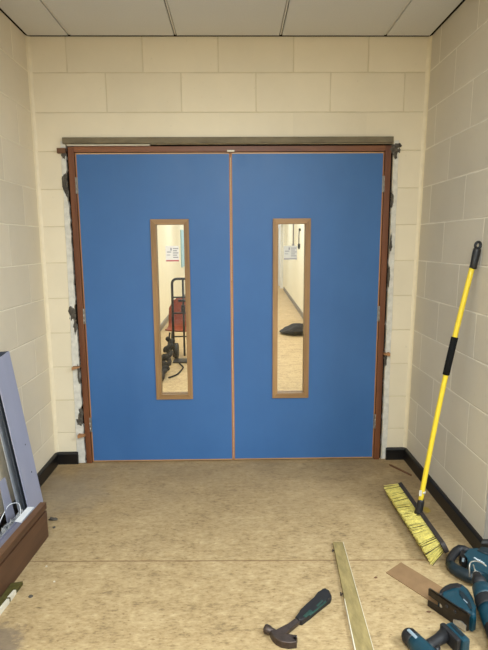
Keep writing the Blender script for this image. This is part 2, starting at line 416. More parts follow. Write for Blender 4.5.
# raw reveal: ragged plaster strips, dark packing and mortar lumps, several standing in for dark holes
def ragged(name, xo, xi, side, holes, label, seed):
    b = MB(); n = 150; prev = None
    for i in range(n+1):
        z = .004+i*(2.075-.004)/n
        o = xo(z)+.004*noise.noise(Vector((z*6, seed, 1)))
        e = xi(z)+side*(.006*noise.noise(Vector((z*22, seed, 3)))+.005*noise.noise(Vector((z*70, seed, 5))))
        for hz, hh, dp in holes:
            q = abs(z-hz)/hh
            if q < 1: e -= side*dp*(1-q*q)
        t = .004+.002*noise.noise(Vector((z*30, seed, 9)))
        row = [b.bm.verts.new(Vector(q)) for q in ((o, D+.001, z), (o+side*.003, D-t, z), (e-side*.002, D-t, z), (e, D+.05, z))]
        if prev:
            for j in range(3): b.bm.faces.new((prev[j], prev[j+1], row[j+1], row[j]))
        prev = row
    return struct(b.build(name, M['plaster']), label, 'plaster')
ragged('trim_3', lambda z: -1.056-.022*(1-z/2.05), lambda z: -1.026+.006*(1-z/2.05), 1,
       [(1.83, .07, .020), (1.74, .03, .010), (1.01, .07, .022), (.33, .07, .018)], 'ragged bare plaster strip down the left side of the door frame', 3.1)
ragged('trim_4', lambda z: 1.016+.006*(1-z/2.05), lambda z: .984-.001*(1-z/2.05), -1,
       [(1.72, .03, .008), (1.25, .05, .006)], 'ragged bare plaster strip down the right side of the door frame', 8.7)
b = MB(); b.box((-1.030, D+.075, 1.02), (.05, .11, 2.04)); b.box((.995, D+.075, 1.02), (.05, .11, 2.04)); b.box((-.02, D+.08, 2.057), (2.0, .12, .03))
struct(b.build('trim_5', M['gap']), 'dark packed gap between the door frame and the blockwork', 'gap')
def lump(b, c, r, seed, flat=.5):
    nb = len(b.bm.verts)
    bmesh.ops.create_icosphere(b.bm, subdivisions=3, radius=1)
    for v in list(b.bm.verts)[nb:]:
        k = 1+.5*noise.noise(v.co*1.7+Vector((seed, seed*2, 0)))+.45*noise.noise(v.co*4.3+Vector((seed, 0, seed)))
        v.co = Vector((c[0]+v.co.x*k*r[0], c[1]+v.co.y*k*r[1], c[2]+v.co.z*k*r[2]))
b = MB()
for i, (x, z, rx, rz) in enumerate([(-1.043, 1.84, .016, .05), (-1.036, 1.78, .012, .03), (-1.047, 1.80, .010, .02), (-1.040, 2.0, .014, .026), (-1.048, 1.015, .020, .052), (-1.034, .93, .01, .04),
                         (-1.034, .34, .016, .05), (-1.045, .29, .018, .028), (-1.030, .62, .008, .07), (.992, 2.02, .030, .026), (1.005, 2.045, .022, .016), (.996, 1.995, .012, .03), (.987, 1.72, .008, .05), (.984, 1.24, .008, .07), (.986, .70, .009, .05), (.990, 1.45, .007, .06)]):
    lump(b, (x, D, z), (rx, .010, rz), i*3.3)  # dark lumps paint in the shade of holes broken in the plaster
struct(b.build('trim_6', M['mortar']), 'grey mortar lumps along the opening, several standing in for dark holes', 'mortar')

b = MB(); b.box((-.031, D-.004, 2.0775), (2.014, .035, .035), bevel=.002)
struct(b.build('lintel', M['lintel']), 'grey brown lintel edge over the blue double doors', 'lintel')

# door frame
JO0, JO1, JW = -1.012, .968, .036
fr = empty('doorframe', (-.022, D, 0)); struct(fr, 'red brown hardwood frame around the blue double doors', 'door frame')
def jamb(xo, s):
    b = MB(); b.box((xo+s*JW/2, D+.045, 1.022), (JW, .104, 2.044), bevel=.0015)
    b.box((xo+s*(JW+.008), D+.0785, 1.0), (.018, .037, 2.0)); return b
jamb(JO0, 1).build('jamb', M['mahog_z'], fr); jamb(JO1, -1).build('jamb', M['mahog_z'], fr)
b = MB(); b.box(((JO0+JO1)/2, D+.046, 2.0285), (JO1-JO0-2*JW+.001, .100, .033), bevel=.0015); b.box(((JO0+JO1)/2, D+.0785, 2.004), (JO1-JO0-2*JW, .037, .02))
b.build('head', M['mahog_x'], fr)
b = MB(); b.box((-1.050, D-.004, 2.020), (.050, .03, .030), bevel=.002); b.build('horn', M['stick'], fr)['label'] = 'dark sawn end of the frame head'
b = MB(); b.box((-.020, D-.009, 2.0145), (.045, .012, .012), bevel=.001); b.build('keep_plate', M['brass'], fr)['label'] = 'pale metal keep plate'
b = MB(); b.box((-.765, D+.005, 2.0515), (.50, .03, .007)); 
tag(b.build('packing_strip', M['whitetape']), 'thin white packing strip above the left door head', 'strip')

# doors
LZ0, LZ1, LT = .008, 2.008, .044
def leaf(idx, x0, x1, hinge_x, vx0, vx1, lab):
    rt_ = empty('door_%d' % idx, ((x0+x1)/2, D, 0)); struct(rt_, lab, 'door'); rt_['category'] = 'door'
    vz0, vz1 = .441, 1.609; lp = .008; YF = D+.002
    bw_ = .033
    ax0, ax1, az0, az1 = vx0+.014, vx1-.014, vz0+.014, vz1-.014    # aperture
    def slab(a, c, z0, z1, y0=YF, y1=YF+LT): return ((a+c)/2, (y0+y1)/2, (z0+z1)/2), (c-a, y1-y0, z1-z0)
    b = MB()
    for q in ((x0+lp, ax0, LZ0+lp, LZ1-lp), (ax1, x1-lp, LZ0+lp, LZ1-lp), (ax0, ax1, LZ0+lp, az0), (ax0, ax1, az1, LZ1-lp)): b.box(*slab(*q))
    b.build('leaf', M['blue'], rt_)
    for a, c in ((x0, x0+lp), (x1-lp, x1)):
        b = MB(); b.box(*slab(a, c, LZ0, LZ1)); b.build('edge_lipping', M['lip_z'], rt_)
    for a, c in ((LZ0, LZ0+lp), (LZ1-lp, LZ1)):
        b = MB(); b.box(*slab(x0+lp, x1-lp, a, c)); b.build('edge_lipping', M['lip_x'], rt_)
    # oak beads framing the glass, mitred and with a sloped inner edge
    fr_ = empty('vision_frame', (0, 0, 0)); fr_.parent = rt_
    def bead(P, Q, R, S, mt):
        # P,Q outer ends, R,S inner ends
        b = MB(); yf = YF-.011
        f = [b.bm.verts.new(Vector((p[0], yf, p[1]))) for p in (P, Q)]
        i1 = [b.bm.verts.new(Vector((p[0], yf, p[1]))) for p in (R, S)]
        i2 = [b.bm.verts.new(Vector((p[0], YF+.018, p[1]))) for p in (R, S)]
        o2 = [b.bm.verts.new(Vector((p[0], YF+.001, p[1]))) for p in (P, Q)]
        b.bm.faces.new((f[0], f[1], i1[1], i1[0])); b.bm.faces.new((i1[0], i1[1], i2[1], i2[0]))
        b.bm.faces.new((f[0], o2[0], o2[1], f[1])); b.bm.faces.new((f[0], i1[0], i2[0], o2[0])); b.bm.faces.new((f[1], o2[1], i2[1], i1[1]))
        b.bm.faces.new((o2[0], i2[0], i2[1], o2[1]))
        b.build('glazing_bead', mt, fr_, bevel=.0015)
    A, B_, C_, D_ = (vx0, vz0), (vx1, vz0), (vx1, vz1), (vx0, vz1)
    a, b_, c, d = (vx0+bw_, vz0+bw_), (vx1-bw_, vz0+bw_), (vx1-bw_, vz1-bw_), (vx0+bw_, vz1-bw_)
    bead(A, B_, a, b_, M['oak_x']); bead(B_, C_, b_, c, M['oak_z']); bead(C_, D_, c, d, M['oak_x']); bead(D_, A, d, a, M['oak_z'])
    # beads on the corridor side
    b = MB(); y0 = YF+.026
    for q in ((vx0, vx0+bw_, vz0, vz1), (vx1-bw_, vx1, vz0, vz1), (vx0+bw_, vx1-bw_, vz0, vz0+bw_), (vx0+bw_, vx1-bw_, vz1-bw_, vz1)): b.box(*slab(*q, y0, YF+LT+.010))
    b.build('rear_bead', M['oak_z'], fr_)
    b = MB(); b.box(*slab(ax0+.001, ax1-.001, az0+.001, az1-.001, YF+.019, YF+.0255)); pane = b.build('glass_pane', M['glass'], rt_)
    for z in (1.815, 1.0, .27):
        b = MB(); b.lathe((hinge_x, D-.004, z-.05), (hinge_x, D-.004, z+.05), [(0, .004), (.001, .0048), (.033, .0048), (.0335, .004), (.0345, .0048), (.066, .0048), (.0665, .004), (.0675, .0048), (.099, .0048), (.1, .004)], 12)
        b.box((hinge_x+(.006 if hinge_x < 0 else -.006), D-.0005, z), (.010, .004, .098))
        b.build('hinge', M['hinge'], rt_)
    return rt_, pane
XM = -.0225
d1, p1 = leaf(1, JO0+JW+.003, XM-.0012, JO0+JW+.001, -.528, -.287, 'blue double door leaf on the left, narrow glass panel showing an orange chair')
d2, p2 = leaf(2, XM+.0012, JO1-JW-.003, JO1-JW-.001, .239, .479, 'blue double door leaf on the right, narrow glass panel showing a black sack')
def sticker(pane, x0, x1, z0, z1, paper, red, grey):
    b = MB(); y = D+.0195
    def q(a, c, e, f, dy): b.quad([(x0+(x1-x0)*a, y-dy, z0+(z1-z0)*e), (x0+(x1-x0)*c, y-dy, z0+(z1-z0)*e), (x0+(x1-x0)*c, y-dy, z0+(z1-z0)*f), (x0+(x1-x0)*a, y-dy, z0+(z1-z0)*f)])
    b.mi = 0; q(0, 1, 0, 1, 0)
    b.mi = 1; q(.02, .98, .01, .10, .0005)
    b.mi = 2
    for k in range(5):
        q(.55, .95-.1*(k % 2), .80-.14*k, .86-.14*k, .0005)
    q(.10, .42, .58, .64, .0005); q(.36, .46, .70, .88, .0005); q(.08, .34, .40, .44, .0005)
    b.build('sticker', [M[paper], M[red], M[grey]], pane)
sticker(p1, -.441, -.356, 1.345, 1.444, 'paper', 'print_red', 'print_grey')
sticker(p2, .311, .396, 1.352, 1.440, 'paper_grey', 'print_grey', 'print_grey')

# timber wedges packed beside the frame
def wedge(x0, x1, z, tilt, lab):
    b = MB(); s = 1 if x1 > x0 else -1
    y0, y1 = D-.042, D+.03
    V = [(x0, y1, z-.003), (x0, y0+.012, z-.003), (x0, y0+.012, z+.003), (x0, y1, z+.003)]
    w = .013
    b.bm.faces.new([b.bm.verts.new(Vector(p)) for p in V])
    a = [f for f in b.bm.verts]
    e = [b.bm.verts.new(Vector(p)) for p in ((x1, y1, z+tilt-w), (x1, y0, z+tilt-w), (x1, y0, z+tilt+w*.6), (x1, y1, z+tilt+w*.6))]
    for j in range(4): b.bm.faces.new((a[j], a[(j+1) % 4], e[(j+1) % 4], e[j]))
    b.bm.faces.new(e)
    tag(b.build('timber_wedge', M['wedge'], bevel=.001), lab, 'wedge', 'wedges packing the door frame')
wedge(-1.010, -1.062, .672, -.006, 'upper wooden wedge sticking out on the left side of the frame')
wedge(-1.004, -1.052, .203, .002, 'wooden wedge low on the left side of the frame')
wedge(.966, 1.004, .735, .004, 'wooden wedge sticking out on the right side of the frame')

# ------------------------------------------------------------------ corridor behind the doors
def lw(y): return -1.13-.0195*y
def rw(y): return 1.0+.035*y
YC0, YC1 = D+WT, 20.0
def sidewall(name, f, s, mat, label):
    b = MB(); p = [(f(YC0), YC0), (f(YC1), YC1), (f(YC1)+s*.1, YC1), (f(YC0)+s*.1, YC0)]
    b.prism(p, H+.3); struct(b.build(name, mat), label, 'wall')
sidewall('wall_corridor_left', lw, -1, M['corridor'], 'cream corridor wall on the left beyond the glass')
sidewall('wall_corridor_right', rw, 1, M['corridor'], 'cream corridor wall on the right beyond the glass')
b = MB(); b.box((.2, YC1+.05, 1.45), (4, .1, 3.0)); struct(b.build('wall_corridor_end', M['corridor']), 'pale end wall of the corridor', 'wall')
b = MB(); b.box((.2, 11.7, H+.05), (4.2, 16.7, .1)); struct(b.build('ceiling_beyond', M['corridor']), 'white ceiling of the corridor beyond the doors', 'ceiling')
skirt('baseboard_corridor_right', [(rw(15.8), 15.8), (rw(YC0+.02), YC0+.02)][::-1] if False else [(rw(YC0+.02), YC0+.02), (rw(15.8), 15.8)], 'grey skirting along the corridor wall on the right', .10, .02, 'grey_skirt')
skirt('baseboard_corridor_left', [(lw(15.8), 15.8), (lw(YC0+.02), YC0+.02)], 'grey skirting along the corridor wall on the left', .10, .02, 'grey_skirt')
dr = empty('door_3', (rw(17), 17, 0)); struct(dr, 'white painted door far down the corridor on the right', 'door')
b = MB(); b.box((rw(17)-.01, 17.0, 1.0), (.10, .95, 2.0)); b.build('leaf', M['white_paint'], dr)
b = MB()
for y in (16.45, 17.55): b.box((rw(y)-.03, y, 1.03), (.12, .10, 2.06))
b.box((rw(17)-.03, 17, 2.05), (.12, 1.2, .10)); b.build('frame', M['white_paint'], dr)
b = MB(); b.tube([(rw(12.1)-.02, 12.1, 1.42), (rw(12.1)-.02, 12.1, 2.66)], .014, 8); b.box((rw(12.1)-.02, 12.1, 1.40), (.05, .09, .10), bevel=.004)
tag(b.build('wall_conduit', M['print_grey'], origin=(rw(12.1), 12.1, 1.36)), 'grey conduit dropping down the corridor wall', 'conduit')
b = MB(); b.box((rw(10.45)-.02, 10.45, 1.74), (.04, .05, .05), bevel=.004); b.tube([(rw(10.45)-.03, 10.45, 1.74), (rw(10.45)-.035, 10.46, 1.6), (rw(10.45)-.03, 10.48, 1.45)], .010, 8)
b.lathe((rw(10.45)-.03, 10.48, 1.46), (rw(10.45)-.03, 10.48, 1.34), [(0, .010), (.02, .024), (.08, .024), (.12, .012)], 12)
tag(b.build('hanging_pull', M['sack_black'], origin=(rw(10.45), 10.45, 1.4)), 'small dark object hanging on the corridor wall', 'hook')
b = MB(); b.prism([(lw(12.8)+.002, 12.8), (lw(14.4)+.002, 14.4), (lw(14.4)+.024, 14.4), (lw(12.8)+.024, 12.8)], .95, Matrix.Translation((0, 0, .875)))
tag(b.build('blue_noticeboard', M['board_blue'], origin=(lw(13.6), 13.6, .88)), 'pale blue board on the corridor wall behind the chair', 'board')

# black sack on the corridor floor
b = MB(); bmesh.ops.create_icosphere(b.bm, subdivisions=4, radius=1)
for v in b.bm.verts:
    p = v.co.copy(); k = 1+.22*noise.noise(p*1.6+Vector((4, 1, 2)))+.10*noise.noise(p*4.5)
    t = (p.x+1)/2
    v.co = Vector((1.0+p.x*k*.26, 8.0+p.y*k*.30, max(.002, (.030+.048*min(1, t*2.4))*(p.z*k+1)*1.0)))
tag(b.build('black_sack', M['sack_black'], smooth=True), 'crumpled black sack lying on the corridor floor', 'sack')

# hand truck
T = empty('hand_truck', (-.58, 6.2, 0)); tag(T, 'black tubular hand truck standing in front of the orange chair', 'hand truck')
def arc(pts, n=6):
    """round the corners of a poly-line"""
    out = [Vector(pts[0])]
    for i in range(1, len(pts)-1):
        p, a, c = Vector(pts[i]), Vector(pts[i-1]), Vector(pts[i+1])
        r = min(.07, (p-a).length/2, (c-p).length/2); s, e = p+(a-p).normalized()*r, p+(c-p).normalized()*r
        for k in range(n+1):
            t = k/n; out.append(s*(1-t)**2+p*2*t*(1-t)+e*t*t)
    out.append(Vector(pts[-1])); return out
tx0, tx1, ty = -.79, -.36, 6.2
b = MB(); b.tube(arc([(tx0, ty, .04), (tx0, ty+.02, 1.03), (tx1, ty+.02, 1.03), (tx1, ty, .04)]), .016, 10)
b.build('frame', M['black'], T)
b = MB(); b.tube([(-.655, ty+.005, .05), (-.655, ty+.02, 1.02)], .013, 8); b.build('upright', M['black'], T)
for z in (.30, .60, .80):
    b = MB(); b.tube([(tx0, ty+.012, z), (tx1, ty+.012, z)], .010, 8); b.build('cross_bar', M['black'], T)
b = MB(); b.box((-.575, ty-.10, .014), (.42, .20, .010), bevel=.003); b.build('toe_plate', M['black'], T)
for x in (tx0+.02, tx1-.02):
    b = MB(); b.lathe((x-.03, ty+.10, .10), (x+.03, ty+.10, .10), [(0, .05), (.002, .09), (.012, .10), (.048, .10), (.058, .09), (.06, .05)], 20); b.build('wheel', M['rubber'], T)
b = MB(); b.box((-.655, ty-.012, .66), (.05, .03, .09), bevel=.006); b.box((-.665, ty-.02, .76), (.10, .025, .03), bevel=.005); b.build('clamp', M['black'], T)
# orange chair behind it
T = empty('orange_chair', (-.70, 6.65, 0)); tag(T, 'burnt orange plastic chair behind the black hand truck in the corridor', 'chair')
b = MB(); cx, cy = -.70, 6.56; prev = None; nx = 14
sec = [(-.22, .345), (-.19, .33), (-.05, .325), (.10, .335), (.16, .37), (.185, .46), (.205, .60), (.215, .70), (.22, .745)]
for si, (dy, z) in enumerate(sec):
    row = []
    for k in range(nx+1):
        t = k/nx*2-1; w = .215
        if z > .5: w = .215*math.sqrt(max(.02, 1-((z-.5)/.262)**2.6))
        row.append(b.bm.verts.new(Vector((cx+t*w, cy+dy-.03*t*t*(1 if z > .4 else 0), z+(.02*t*t if z < .4 else 0)))))
    if prev:
        for k in range(nx): b.bm.faces.new((prev[k], prev[k+1], row[k+1], row[k])).smooth = True
    prev = row
o = b.build('shell', M['orange'], T); sm = o.modifiers.new('solid', 'SOLIDIFY'); sm.thickness = .012
for sx in (-1, 1):
    for y, dy in ((cy-.16, -.06), (cy+.12, .08)):
        b = MB(); b.tube([(cx+sx*.16, y, .32), (cx+sx*.20, y+dy, .008)], .012, 8); b.build('leg', M['black'], T)
# black hose heap left of it
T = MB(); pts = []
for i in range(120):
    t = i/119; a = t*PI*11
    pts.append(Vector((-.835+.030*math.cos(a)+.02*math.sin(3.1*a)+.05*t, 5.15+.75*t+.10*math.sin(a), .026+.26*t*t+.05*abs(math.sin(1.7*a)))))
T.tube(pts, .026, 8)
tag(T.build('black_hose', M['sack_black']), 'black hose heaped on the corridor floor beside the hand truck', 'hose')
b = MB(); b.tube(arc([(-.74, 5.30, .012), (-.66, 5.42, .012), (-.62, 5.75, .012), (-.70, 5.98, .012)]), .009, 8)
tag(b.build('black_cable', M['sack_black']), 'thin black cable looping over the corridor floor', 'cable')

# ------------------------------------------------------------------ left: frame parts against the wall
def frame_mtx(o, x, y, z): return Matrix(((x.x, y.x, z.x, o.x), (x.y, y.y, z.y, o.y), (x.z, y.z, z.z, o.z), (0, 0, 0, 1)))
# brown timber section on its edge, cross-section in (across, up)
P0 = Vector((-.956, 2.325, 0)); P1 = Vector((-1.020, 1.30, 0)); L = (P1-P0).length; ld = (P1-P0).normalized(); ac = Vector((-ld.y, ld.x, 0))
if ac.x > 0: ac = -ac
T = empty('timber_frame_section', P0+(P1-P0)/2); tag(T, 'brown grooved timber frame section on edge along the left wall', 'timber', None, 'thing')
Mx = frame_mtx(P0, ac, Vector((0, 0, 1)), ld)
b = MB(); b.prism([(0, 0), (0, .140), (.010, .142), (.010, .150), (-.001, .152), (-.001, .182), (.028, .182), (.028, 0)], L, Mx); b.build('face', M['board'], T)
b = MB(); b.prism([(-.0012, .1822), (.029, .1822), (.029, .1852), (-.0012, .1852)], L, Mx); b.build('top_edge', M['boardedge'], T)
# leaning aluminium channel
top = Vector((-1.150, 2.322, .904)); bot = Vector((-1.078, 2.430, 0.0)); U = (bot-top).normalized(); Wd = Vector((0, 1, 0)); Wd = (Wd-U*Wd.dot(U)).normalized(); Nn = Wd.cross(U).normalized()
if Nn.x < 0: Nn = -Nn
ln = (bot-top).length
T = empty('aluminium_channel', bot); tag(T, 'lilac grey aluminium channel leaning upright on the left wall', 'metal channel', None, 'thing')
Mx = frame_mtx(top, Wd, Nn, U)
b = MB(); b.prism([(0, 0), (.170, 0), (.170, -.006), (0, -.006)], ln-.024, Mx); b.build('face_plate', M['alu'], T, bevel=.001)
b = MB(); b.prism([(.050, -.006), (.056, -.006), (.056, -.050), (.050, -.050)], ln-.026, Mx); b.prism([(.166, -.006), (.170, -.006), (.170, -.050), (.166, -.050)], ln-.026, Mx)
b.prism([(.006, -.022), (.05, -.022), (.05, -.027), (.006, -.027)], ln-.026, Mx); b.build('web', M['alu_dark'], T)
b = MB(); b.prism([(-.002, -.050), (.170, -.050), (.170, -.055), (-.002, -.055)], ln-.026, Mx); b.build('rear_flange', M['alu_light'], T)
for t_ in (.55, .73):
    b = MB(); c = top+U*(ln*t_)+Wd*.115+Nn*.0005; b.lathe(c, c+Nn, [(0, .0045), (.0008, .004)], 10); b.build('screw', M['alu_dark'], T)
# bar lying along the inside of the timber
b = MB(); q0, q1 = Vector((-.989, 2.30, 0)), Vector((-1.052, 1.30, 0)); dd = (q1-q0).normalized(); aa = Vector((dd.y, -dd.x, 0)); aa = aa if aa.x < 0 else -aa
T = empty('aluminium_bar', q0); tag(T, 'dull aluminium bar lying between brown timber and left wall', 'metal bar')
Mx = frame_mtx(q0, aa, Vector((0, 0, 1)), dd)
b = MB(); b.prism([(0, 0), (.050, 0), (.050, .172), (.042, .172), (.042, .166), (.010, .166), (.010, .172), (0, .172)], 1.0, Mx); b.build('profile', M['alu_bar'], T, bevel=.001)
b = MB(); b.prism([(0.016, .1665), (.0495, .1725), (.0495, .1745), (.016, .1745)], .13, Mx); b.build('end_cap', M['white_metal'], T)
# grey offcut plate and crumpled film behind
b = MB(); b.prism([(2.31, .305), (2.37, .300), (2.452, .004), (2.362, .004)], .003, Matrix(((0, 0, 1, -1.172), (1, 0, 0, 0), (0, 1, 0, 0), (0, 0, 0, 1))))
tag(b.build('metal_offcut', M['alu']), 'small grey metal offcut propped behind the aluminium channel', 'metal offcut')
b = MB(); nx, ny = 16, 40; g = [[None]*(ny+1) for _ in range(nx+1)]
for i in range(nx+1):
    for j in range(ny+1):
        x = -1.160+.080*i/nx; y = 1.98+.42*j/ny
        z = .075+.055*(noise.noise(Vector((x*26, y*20, 1)))+.6*noise.noise(Vector((x*70, y*60, 4))))
        if i in (0, nx) or j in (0, ny): z = .004
        g[i][j] = b.bm.verts.new(Vector((x, y, max(.004, z))))
for i in range(nx):
    for j in range(ny): b.bm.faces.new((g[i][j], g[i+1][j], g[i+1][j+1], g[i][j+1]))
o = tag(b.build('plastic_film', M['film']), 'crumpled clear plastic film lying behind the aluminium bar', 'plastic film')
o.modifiers.new('solid', 'SOLIDIFY').thickness = .001
b = MB(); b.tube(arc([(-1.185, 2.20, .004), (-1.182, 2.30, .10), (-1.165, 2.375, .152), (-1.12, 2.385, .155), (-1.085, 2.33, .145), (-1.068, 2.2, .004)]), .0022, 8)
tag(b.build('white_strip', M['white_metal']), 'thin white plastic bead curling over the crumpled film', 'plastic strip')

# ------------------------------------------------------------------ battens, card, offcuts on the floor
def plank(name, quad, h, mat, label, cat, group=None, z=0.0):
    T = empty(name, sum((Vector(q) for q in quad), Vector())/4); T.location.z = z
    tag(T, label, cat, group, 'thing')
    b = MB(); b.prism([(q[0], q[1]) for q in quad], h, Matrix.Translation((0, 0, z))); b.build('strip', mat, T, bevel=.0015); return T
B0, B1 = Vector((.464, 2.215, 0)), Vector((.514, 2.212, 0)); B2, B3 = Vector((.478, 1.45, 0)), Vector((.408, 1.452, 0))
T = plank('timber_batten', [B0, B1, B2, B3], .016, M['moss'], 'dirty green timber batten lying on the floor beside the hammer', 'batten', 'old green battens')
b = MB(); b.prism([(B1.x-.0012, B1.y), (B1.x+.0006, B1.y), (B2.x+.0006, B2.y), (B2.x-.0012, B2.y)], .0175); b.build('painted_edge', M['whitetape'], T)
e0, e1 = B0+(B3-B0)*.52, B0+(B3-B0)*.99
b = MB(); b.prism([(e0.x-.001, e0.y), (e0.x+.001, e0.y), (e1.x+.004, e1.y), (e1.x-.001, e1.y)], .0175); b.build('painted_edge', M['whitetape'], T)
e = B0+(B3-B0)*.47
b = MB(); b.lathe((e.x-.012, e.y, .010), (e.x+.004, e.y, .010), [(0, .0075), (.004, .0075), (.005, .003), (.016, .003)], 10); b.build('nail', M['hammer'], T)
e = B0+(B3-B0)*.08
b = MB(); b.lathe((e.x-.010, e.y, .010), (e.x+.004, e.y, .010), [(0, .006), (.004, .006), (.005, .003), (.014, .003)], 10); b.build('nail', M['hammer'], T)
T = plank('timber_batten', [(-.978, 1.952, 0), (-.932, 1.962, 0), (-.968, 1.56, 0), (-1.000, 1.56, 0)], .018, M['moss_dark'], 'dark mossy batten end beside the brown timber section', 'batten', 'old green battens')
for (ya, yb) in ((1.905, 1.862), (1.852, 1.765)):
    fx = lambda y: -.932+(-.968+.932)*(1.962-y)/.402
    b = MB(); b.prism([(fx(ya)-.010, ya), (fx(ya)+.001, ya), (fx(yb)+.001, yb), (fx(yb)-.013, yb)], .0195); b.build('paint_patch', M['whitetape'], T)
b = MB(); b.prism([(.660, 1.997), (.750, 2.066), (.905, 1.845), (.815, 1.775)], .0035)
tag(b.build('card_strip', M['card']), 'flat brown card strip on the floor beside the broom bristles', 'card')
b = MB(); b.prism([(1.006, 3.078), (1.020, 3.072), (1.104, 2.925), (1.098, 2.918)], .010)
tag(b.build('wood_splinter', M['stick'], bevel=.001), 'thin brown wood splinter on the floor in the right corner', 'splinter')
def chip(c, r, seed, mat, name, label, cat, group=None):
    b = MB(); lump(b, (c[0], c[1], r[2]*.9), r, seed)
    for v in b.bm.verts: v.co.z = max(.0005, v.co.z)
    tag(b.build(name, M[mat]), label, cat, group)
chip((-.985, 2.472), (.022, .008, .009), 2.2, 'mortar', 'mortar_chip', 'grey mortar chip on the floor at the end of the brown timber', 'debris', 'floor debris')
chip((-.955, 2.40), (.007, .006, .004), 5.1, 'mortar', 'mortar_chip', 'tiny mortar crumb on the floor near the brown timber', 'debris', 'floor debris')
chip((-.868, 1.885), (.009, .007, .004), 7.3, 'mortar', 'mortar_chip', 'dark mortar crumb on the floor beside the mossy batten', 'debris', 'floor debris')
chip((-.876, 2.082), (.004, .003, .003), 1.1, 'whitetape', 'paint_flake', 'white paint flake on the floor just below the seam', 'debris', 'white paint flakes')
chip((-.803, 1.976), (.004, .003, .003), 3.1, 'whitetape', 'paint_flake', 'white paint flake on the floor beyond the mossy batten', 'debris', 'white paint flakes')
chip((.605, 1.965), (.007, .003, .003), 9.1, 'stick', 'wood_shaving', 'tiny wood shaving on the floor between batten and card', 'debris', 'wood shavings')
chip((.758, 1.755), (.009, .003, .003), 6.4, 'stick', 'wood_shaving', 'tiny dark wood shaving on the floor beside the jigsaw plate', 'debris', 'wood shavings')
chip((1.04, 2.52), (.020, .030, .0015), 6.9, 'bat_yellow', 'yellow_scrap', 'flat yellowish scrap on the floor behind the broom', 'debris')

# ------------------------------------------------------------------ claw hammer
T = empty('claw_hammer', at(295, 620)); tag(T, 'claw hammer with dark green rubber grip lying on the floor', 'hammer')
def outline(pts, z): return [(at(u, v, z).x, at(u, v, z).y) for u, v in pts]
def slab_of(pts, z0, z1, bevel=.004, seg=3, zr=None):
    b = MB(); b.prism(outline(pts, (z0+z1)/2 if zr is None else zr), z1-z0, Matrix.Translation((0, 0, z0)), bevel, seg); return b
slab_of([(295.2, 619), (300, 613), (307, 606), (314, 600), (319.5, 595.2), (321.8, 591), (325, 589.8), (329.4, 592.4), (331.6, 597.4), (330.4, 600.4), (326, 603.6), (318, 610), (309.5, 617), (302, 622.6), (298.5, 622)], .001, .026, .007).build('grip', M['rubber'], T)
slab_of([(303, 616), (310, 609.5), (313, 611.5), (306, 617.5)], .0255, .0275, .0008, 1).build('grip_inlay', M['green_rubber'], T)
slab_of([(309, 615.2), (322, 604.2), (325.6, 600.4), (326.4, 602.2), (319, 608.6), (310, 616)], .0235, .0265, .0008, 1).build('grip_inlay', M['green_rubber'], T)
slab_of([(316, 605.5), (322, 599.5), (323.2, 600.8), (317.5, 606.8)], .0255, .0272, .0008, 1).build('grip_inlay', M['green_rubber'], T)
slab_of([(274.5, 631.6), (281, 629.6), (288, 625.2), (294, 620), (296, 619.4), (300, 622.4), (297.5, 624.8), (290, 631), (284, 636.2), (279, 637.2), (274, 636)], .006, .020, .004).build('shaft', M['hammer'], T)
hd = slab_of([(271.6, 628.8), (274, 632.4), (278, 636.2), (283, 637.9), (290, 638.2), (297, 637.4), (297.4, 639.8), (291, 640.7), (290.4, 641.6), (297, 642.2), (296.6, 644.9), (289, 645.8), (281.5, 644.5), (276, 641.8), (272.4, 638.2), (270, 634)], .001, .028, .0045).build('head', M['hammer'], T)
fa, fb = at(273, 632, .016), at(265.5, 628.6, .016)
b = MB(); b.lathe(fa, fb, [(0, .013), (.010, .0135), (.014, .0165), (.030, .0172), (.034, .0155)], 18); b.build('striking_face', M['hammer'], hd)

# ------------------------------------------------------------------ broom
SK = Vector((.930, 2.352, .072)); TOPP = Vector((1.150, 2.356, 1.452)); ax = (TOPP-SK).normalized(); LN = (TOPP-SK).length
T = empty('push_broom', (.94, 2.36, 0)); tag(T, 'yellow handled broom leaning on the right wall, bristles spread on floor', 'broom')
bow = lambda t: SK+ax*t-Vector((1, 0, 0))*(.016*math.sin(PI*min(1, max(0, t/LN))))
b = MB(); b.tube([bow(.06+(LN-.17)*k/24) for k in range(25)], .0125, 14); b.build('pole', M['yellow'], T)
b = MB(); b.tube([bow(LN*.535), bow(LN*.535+.002), bow(LN*.60), bow(LN*.672-.002), bow(LN*.672)], [.0135, .0165, .0165, .0165, .0135], 14); b.build('foam_sleeve', M['foam'], T)
g0 = LN-.125
b = MB(); b.tube([SK+ax*(g0+t) for t in (0, .003, .03, .06, .09, .097)], [.0140, .0170, .0165, .0178, .0180, .0165], 14)
# the hang loop at the top of the grip
lc = SK+ax*(g0+.112); side = ax.cross(Vector((1, 0, 0)).cross(ax)).normalized(); side = Vector((0, 1, 0)).cross(ax).normalized(); s2 = side
ring = [lc+(s2*math.cos(a)*.0125+ax*math.sin(a)*.0150) for a in [2*PI*k/20 for k in range(21)]]
b.tube(ring, .0066, 8, False); b.build('hand_grip', M['black'], T)
b = MB(); b.tube([SK, SK+ax*.02, SK+ax*.075, SK+ax*.085], [.022, .019, .0165, .0145], 14); b.box(SK+Vector((0, 0, -.006)), (.05, .07, .02), bevel=.005); b.build('socket', M['black'], T)
b = MB(); c = SK+ax*.125; b.tube([c-ax*.006, c+ax*.006], .0137, 14); b.box(c+Vector((-.018, -.012, .0)), (.014, .004, .030), bevel=.001); b.build('tag', M['tag'], T)['label'] = 'white paper tag tied round the pole'
